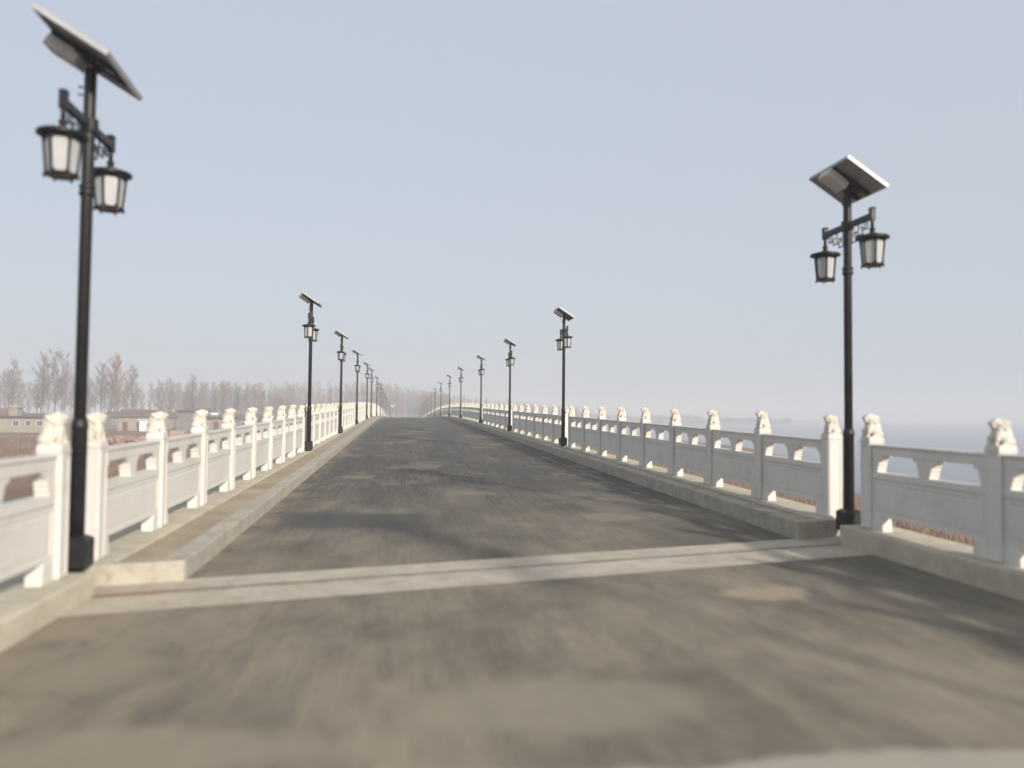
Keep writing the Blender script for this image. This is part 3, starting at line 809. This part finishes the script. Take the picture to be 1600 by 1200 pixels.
house(44, 150, 10.5, 6, 2.9, MT['wall_cream'], MT['roof_dark'], 'long cream cottage with dark flat eaves at far left behind the brown field', 'flat', 0.08,
      [(-0.6, 1.7, 1.0, 1.0), (1.6, 1.7, 0.9, 1.0), (3.6, 1.7, 1.0, 1.0)], (), cabin)
house(222, 165, 7.4, 6, 3.0, MT['wall_cream'], MT['roof_red'], 'pale cottage with weathered red roof left of the second lion post', 'gable', 0.1,
      [(1.9, 1.8, 0.9, 0.9)], [(-2.2, 0.9, 2.0)], leanto, 1.5)
house(303, 170, 5.0, 7, 4.3, MT['wall_grey'], MT['roof_dark'], 'grey two-storey house with flat dark roof between two lion posts', 'flat', 0.15, [(1.2, 3.2, .9, .9)], ())
house(344, 172, 6.0, 6, 2.9, MT['wall_pink'], MT['roof_dark'], 'low pinkish house with door and two windows right of the grey house', 'flat', 0.1,
      [(-2.0, 1.5, 0.9, 1.1), (1.7, 1.6, 1.1, 1.0)], [(0.0, 1.0, 2.1)], tank)
house(382, 190, 6.5, 6, 2.6, MT['wall_grey'], MT['roof_bright'], 'small house with red roof half hidden by lion posts', 'gable', 0.2, [(0, 1.4, .9, .9)], (), None, 1.3)
house(262, 185, 5.0, 5, 2.8, MT['wall_pink'], MT['roof_red'], 'small pinkish cottage with red roof just right of a lion post', 'gable', 0.0, [(0.4, 1.6, .9, .9)], (), None, 1.3)
house(186, 185, 4.6, 5, 2.8, MT['wall_grey'], MT['roof_red'], 'grey cottage with a red roof half screened by pale tree trunks', 'gable', -0.1, [(0.4, 1.6, .9, .9)], (), None, 1.3)
house(6, 170, 6, 6, 3.0, MT['wall_pink'], MT['roof_bright'], 'reddish house cut by the left edge of the picture', 'gable', 0.0, [(0.4, 1.6, .9, .9)], (), None, 1.5)
# brick stack wall and rubble
x, y = at(279, 120)
b = MB()
for r in range(7):
    for k in range(9):
        b.box((-1.0 + k * 0.235 + (0.06 if r % 2 else 0), random.uniform(-.02, .02), 0.1 + r * 0.2), (0.225, 0.9, 0.19))
o = obj('brick_stack', b.mesh('brick_stack', MT['brickyellow']), None, (x, y, GZ - 0.05), (0, 0, -PSI)); tag(o, 'stack of tan bricks on the bank beside the rubble', 'bricks')
b = MB()
for k in range(520):
    u = random.gauss(205, 34); Z = random.gauss(104, 3.0)
    x, y = at(u, Z); hh = 0.75 * math.exp(-((u - 205) / 48) ** 2) * random.random()
    s = random.uniform(0.15, 0.55)
    b.box((x, y, GZ + hh), (s * random.uniform(.6, 1.6), s, s * random.uniform(.3, .8)), Euler((random.uniform(-.6, .6), random.uniform(-.6, .6), random.uniform(0, 6))).to_matrix())
tag(obj('rubble', b.mesh('rubble', MT['rubble'])), 'reddish heap of broken brick and earth on the left bank', None, None, 'stuff')

# bare trees
def tree_meshes(seed, H, spread, nb, lowest, fork=False, twigr=0.02, sec=6, ter=4):
    rnd = random.Random(seed)
    tb, cb = MB(), MB()
    def axis(h0, h1, x0, y0, lean, r0, r1, n=7):
        pts = [Vector((x0, y0, h0))]
        dx, dy = lean
        for k in range(1, n + 1):
            t = k / n
            pts.append(Vector((x0 + dx * t + rnd.uniform(-.12, .12), y0 + dy * t + rnd.uniform(-.12, .12), h0 + (h1 - h0) * t)))
        for k in range(n):
            tb.tube(pts[k], pts[k + 1], r0 + (r1 - r0) * k / n, r0 + (r1 - r0) * (k + 1) / n, 6, False)
        return pts
    stems = []
    if fork:
        p = axis(0, H * .3, 0, 0, (0.2, 0), 0.2, 0.16, 4)
        stems.append(axis(H * .3, H, p[-1].x, p[-1].y, (-0.9, 0.2), 0.14, 0.02)); stems.append(axis(H * .3, H * .93, p[-1].x, p[-1].y, (2.0, -0.2), 0.13, 0.02))
    else: stems.append(axis(0, H, 0, 0, (rnd.uniform(-.5, .5), rnd.uniform(-.5, .5)), 0.012 * H, 0.015))
    def at_h(pts, z):
        for a, c in zip(pts, pts[1:]):
            if a.z <= z <= c.z: return a.lerp(c, (z - a.z) / max(1e-6, c.z - a.z))
        return pts[-1]
    for pts in stems:
        for k in range(nb // len(stems)):
            t = lowest + (1 - lowest) * (k + rnd.random()) / (nb // len(stems)); z = t * H
            if z < pts[0].z: z = pts[0].z + rnd.random()
            p = at_h(pts, min(z, pts[-1].z * .99))
            th = rnd.uniform(0, 6.283); L = spread * (1.25 - t) * rnd.uniform(.6, 1.15) * (0.55 + 0.9 * min(1, (t - lowest) * 4)) + 0.5
            el = math.radians(rnd.uniform(38, 66))
            d = Vector((math.cos(th) * math.cos(el), math.sin(th) * math.cos(el), math.sin(el)))
            r = 0.018 + 0.012 * L; q = p.copy(); segs = 3
            for s in range(segs):
                d2 = (d + Vector((rnd.uniform(-.16, .16), rnd.uniform(-.16, .16), .12 * s))).normalized()
                q2 = q + d2 * (L / segs); r2 = r * (1 - 0.28 * (s + 1))
                cb.tube(q, q2, max(r * (1 - .28 * s), .012), max(r2, .012), 3, False)
                for m in range(sec // segs + (s > 0)):
                    a = q.lerp(q2, rnd.random())
                    d3 = (d2 + Vector((rnd.uniform(-.8, .8), rnd.uniform(-.8, .8), rnd.uniform(-.1, .7)))).normalized()
                    l3 = L * rnd.uniform(.22, .45); e = a + d3 * l3
                    cb.tube(a, e, twigr * .9, twigr * .55, 3, False)
                    for w in range(ter):
                        a2 = a.lerp(e, rnd.uniform(.2, 1)); d4 = (d3 + Vector((rnd.uniform(-.8, .8), rnd.uniform(-.8, .8), rnd.uniform(-.2, .8)))).normalized()
                        cb.tube(a2, a2 + d4 * l3 * rnd.uniform(.4, .8), twigr * .6, twigr * .35, 3, False)
                q = q2
    return tb, cb
TREES = []
for k, (H, sp, nb, lo, fk) in enumerate(((17, 3.2, 44, .28, False), (16, 2.6, 46, .22, False), (18, 4.2, 50, .25, True), (15, 3.6, 56, .18, False), (19, 2.4, 48, .3, False), (16.5, 3.0, 40, .35, True))):
    tb, cb = tree_meshes(100 + k, H, sp, nb, lo, fk, 0.027)
    TREES.append((H, tb.mesh('trunk', MT['bark']), cb.mesh('crown', MT['twig']), cb))
CROWN_RED = []
for H, t_, c_, cb in TREES:
    c2 = c_.copy(); c2.materials.clear(); c2.materials.append(MT['twig_red']); CROWN_RED.append(c2)

def tree(u, Z, vtop, k, label, group, red=False, rz=None):
    x, y = at(u, Z)
    hor = 648 + 0.0105 * (u - 800)
    top = (hor - vtop) * Z / F_PX + EYE - GZ
    s = top / TREES[k][0]
    T = thing('bare_tree', label, 'tree', (x, y, GZ), group, random.uniform(0, 6.28) if rz is None else rz)
    T.scale = (s * random.uniform(.9, 1.1), s * random.uniform(.9, 1.1), s)
    obj('trunk', TREES[k][1], T); obj('crown', CROWN_RED[k] if red else TREES[k][2], T)
tree(16, 205, 565, 4, 'slender bare poplar near the left edge, apart from the other trees', 'bare poplars')
tree(64, 195, 558, 1, 'tall thin bare tree just left of the widely forked one', 'bare poplars')
tree(84, 190, 553, 2, 'widely forked bare tree left of the near lamp pole', 'bare poplars', False, -0.2)
tree(180, 200, 562, 3, 'broad bushy bare tree, tallest right of the near lamp pole', 'bare poplars', True)
tree(158, 210, 572, 0, 'bare tree next to the near lamp pole, left of the broad bushy one', 'bare poplars')
tree(300, 215, 590, 1, 'bare poplar standing over the grey flat-roofed house', 'bare poplars')
tree(205, 198, 576, 1, 'bare poplar just right of the broad bushy tree', 'bare poplars')
rndt = random.Random(5)
TENS = {2: 'twenty', 3: 'thirty', 4: 'forty', 5: 'fifty', 6: 'sixty'}
def ordinal(n):
    if n <= 17: return ORD[n - 1]
    if n <= 19: return ('eighteenth', 'nineteenth')[n - 18]
    t, u = divmod(n, 10)
    return TENS[t] + '-' + ORD[u - 1] if u else TENS[t][:-1] + 'ieth'
for i in range(58):
    u = -10 + i * 8.0 + rndt.uniform(-4, 4); Z = rndt.uniform(235, 350)
    v = 586 + 0.055 * u + rndt.uniform(-9, 14); red = rndt.random() < .2
    lo = ('behind the long cream cottage' if u < 110 else 'behind the red-roofed cottages' if u < 280 else 'behind the grey flat-roofed house' if u < 360 else 'right of the village, above the railing lions')
    tree(u, Z, v, rndt.randrange(6), f"{'reddish' if red else 'grey'} bare tree {lo}, {ordinal(i + 1)} from left", 'hazy row of bare trees', red)

# far woods that read as one mass
def light_tree(b, x, y, z, H, sp, rnd, n=26):
    b.tube((x, y, z), (x, y, z + H), 0.14, 0.02, 3, False)
    for k in range(n):
        t = rnd.uniform(.18, 1); th = rnd.uniform(0, 6.28); L = sp * (1.2 - t) * rnd.uniform(.6, 1.2) + .6
        el = rnd.uniform(.7, 1.2)
        p = Vector((x, y, z + t * H)); e = p + Vector((math.cos(th) * math.cos(el), math.sin(th) * math.cos(el), math.sin(el))) * L
        b.tube(p, e, .065, .03, 3, False)
        for m in range(4):
            a = p.lerp(e, rnd.uniform(.2, 1)); d = Vector((rnd.uniform(-1, 1), rnd.uniform(-1, 1), rnd.uniform(0, 1.3))).normalized()
            b.tube(a, a + d * L * .5, .04, .022, 3, False)
rf = random.Random(11)
b = MB(); br = MB()
for i in range(900):
    u = rf.uniform(250, 705) if rf.random() < .6 else rf.uniform(590, 700); Z = rf.uniform(340, 560)
    hor = 648 + 0.0105 * (u - 800); vt = 602 + 0.012 * abs(u - 480) + (max(0, u - 600)) * 0.16 + rf.uniform(-6, 12)
    x, y = at(u, Z)
    if abs(x - 1.5) < 9 and y < 425: continue
    light_tree(br if rf.random() < .6 else b, x, y, GZ, max(6, (hor - vt) * Z / F_PX + EYE - GZ), 3.0, rf)
o = obj('far_wood', br.mesh('far_wood', MT['twig_red'])); tag(o, 'dense reddish bare wood beyond the far end of the bridge', None, None, 'stuff')
o = obj('far_wood', b.mesh('far_wood', MT['twig'])); tag(o, 'grey-brown bare trees mixed into the far wood', None, None, 'stuff')
b = MB()
for i in range(210):
    u = 676 + 240 * rf.random() ** 1.4; Z = rf.uniform(460, 640)
    hor = 648 + 0.0105 * (u - 800); vt = hor - 30 + max(0, u - 690) * 0.10 + rf.uniform(-3, 5)
    x, y = at(u, Z)
    light_tree(b, x, y, GZ, max(4, (hor - vt) * Z / F_PX + EYE - GZ), 3.2, rf, 22)
o = obj('shore_wood', b.mesh('shore_wood', MT['twig_red'])); tag(o, 'low hazy bare trees along the shore right of the bridge end', None, None, 'stuff')
b = MB()
for i in range(480):
    u = rf.uniform(860, 1235); Z = rf.uniform(660, 900)
    x, y = at(u, Z)
    env = smooth(1240, 1120, u) * 0.42 + 0.35 * math.sin(u * 0.043) + 0.25 * math.sin(u * 0.117 + 1) + 0.5 * math.exp(-((u - 965) / 30) ** 2)
    light_tree(b, x, y, GZ - 0.6, max(1.2, 7.0 * env * smooth(1245, 1140, u) * rf.uniform(.5, 1.1)), 4.0, rf, 10)
o = obj('far_shore_trees', b.mesh('far_shore_trees', MT['twig'])); tag(o, 'faint low tree line on the far shore across the lake', None, None, 'stuff')
b = MB()
for i in range(900):
    u = rf.uniform(640, 770); Z = rf.uniform(270, 330)
    x, y = at(u, Z)
    if x < 12: continue
    hh = rf.uniform(2.5, 5.5)
    for k in range(5):
        b.tube((x, y, GZ), (x + rf.uniform(-.8, .8), y + rf.uniform(-.8, .8), GZ + hh * rf.uniform(.7, 1)), .035, .015, 3, False)
o = obj('red_thicket', b.mesh('red_thicket', MT['shrub_red'])); tag(o, 'reddish willow thicket right of the far end of the bridge', None, None, 'stuff')

# dry reeds and weeds on the banks
b = MB(); rg = random.Random(3)
def blade(x, y, h):
    z = ground_z(x, y)
    if z < -3.5: return
    t = rg.uniform(0, 6.28); w = 0.02
    dx, dy = math.cos(t) * w, math.sin(t) * w; lx, ly = rg.uniform(-.3, .3) * h, rg.uniform(-.3, .3) * h
    b.add([(x - dx, y - dy, z - .03), (x + dx, y + dy, z - .03), (x + lx + dx * .3, y + ly + dy * .3, z + h)], [(0, 1, 2)])
for i in range(16000):
    y = 14 + 60 * rg.random() ** 1.5; x = rg.uniform(6.6, 16 + .40 * y + 3)
    blade(x, y, rg.uniform(.15, .5))
for i in range(14000):
    u = rg.uniform(-40, 420); Z = 50 + 90 * rg.random() ** 1.6; x, y = at(u, Z)
    blade(x, y, rg.uniform(.15, .6))
tag(obj('dry_weeds', b.mesh('dry_weeds', MT['straw'])), 'orange-brown dry weeds covering the river banks', None, None, 'stuff')

# white camera mast just past the crest, and the faint mast across the lake
y = 238.0; x = -3.35; z = prof(y)
mst = thing('camera_mast', 'white mast with a side arm at the far left end of the bridge', 'mast', (x, y, z))
b = MB(); b.tube((0, 0, 0), (0, 0, 5.3), 0.11, 0.08, 10); b.tube((0, 0, 0), (0, 0, .1), .25, .25, 10); obj('pole', b.mesh('pole', MT['whitepaint']), mst)
b = MB(); b.tube((0, 0, 5.15), (2.1, 0, 5.25), 0.07, 0.05, 8); b.box((2.0, 0, 5.35), (.18, .3, .16)); obj('arm', b.mesh('arm', MT['whitepaint']), mst)
b = MB(); b.box((1.25, -0.1, 4.98), (.32, .4, .36)); b.tube((1.25, 0, 5.2), (1.25, 0, 5.1), .04, .04, 6); obj('camera_housing', b.mesh('camera_housing', MT['whitepaint']), mst)
x, y = at(1062, 800)
b = MB()
for s in ((-.6, -.6), (.6, -.6), (0, .7)): b.tube((s[0], s[1], 0), (s[0] * .25, s[1] * .25, 19), .12, .08, 4)
for k in range(12):
    z0 = k * 1.58; q = 1 - .75 * z0 / 19; q2 = 1 - .75 * (z0 + 1.58) / 19
    b.tube((-.6 * q, -.6 * q, z0), (.6 * q2, -.6 * q2, z0 + 1.58), .05, .05, 4); b.tube((.6 * q, -.6 * q, z0), (0, .7 * q2, z0 + 1.58), .05, .05, 4)
o = obj('lattice_mast', b.mesh('lattice_mast', MT['bark']), None, (x, y, GZ)); tag(o, 'faint thin mast on the far shore across the lake', 'mast')

# ------------------------------------------------------------------ haze
b = MB(); b.box((0, 1050, 8.0), (5100, 3000, 28.0))
hm = bpy.data.materials.new('haze_air'); hm.use_nodes = True
hn = hm.node_tree; hn.nodes.remove(hn.nodes['Principled BSDF'])
pv = hn.nodes.new('ShaderNodeVolumePrincipled')
pv.inputs['Color'].default_value = (0.815, 0.84, 0.875, 1); pv.inputs['Density'].default_value = 0.0021
pv.inputs['Anisotropy'].default_value = 0.0
hn.links.new(pv.outputs[0], hn.nodes['Material Output'].inputs['Volume'])
o = obj('haze', b.mesh('haze', hm)); tag(o, kind='stuff'); o['label'] = 'grey winter haze over the lake and village'
o.display_type = 'WIRE'
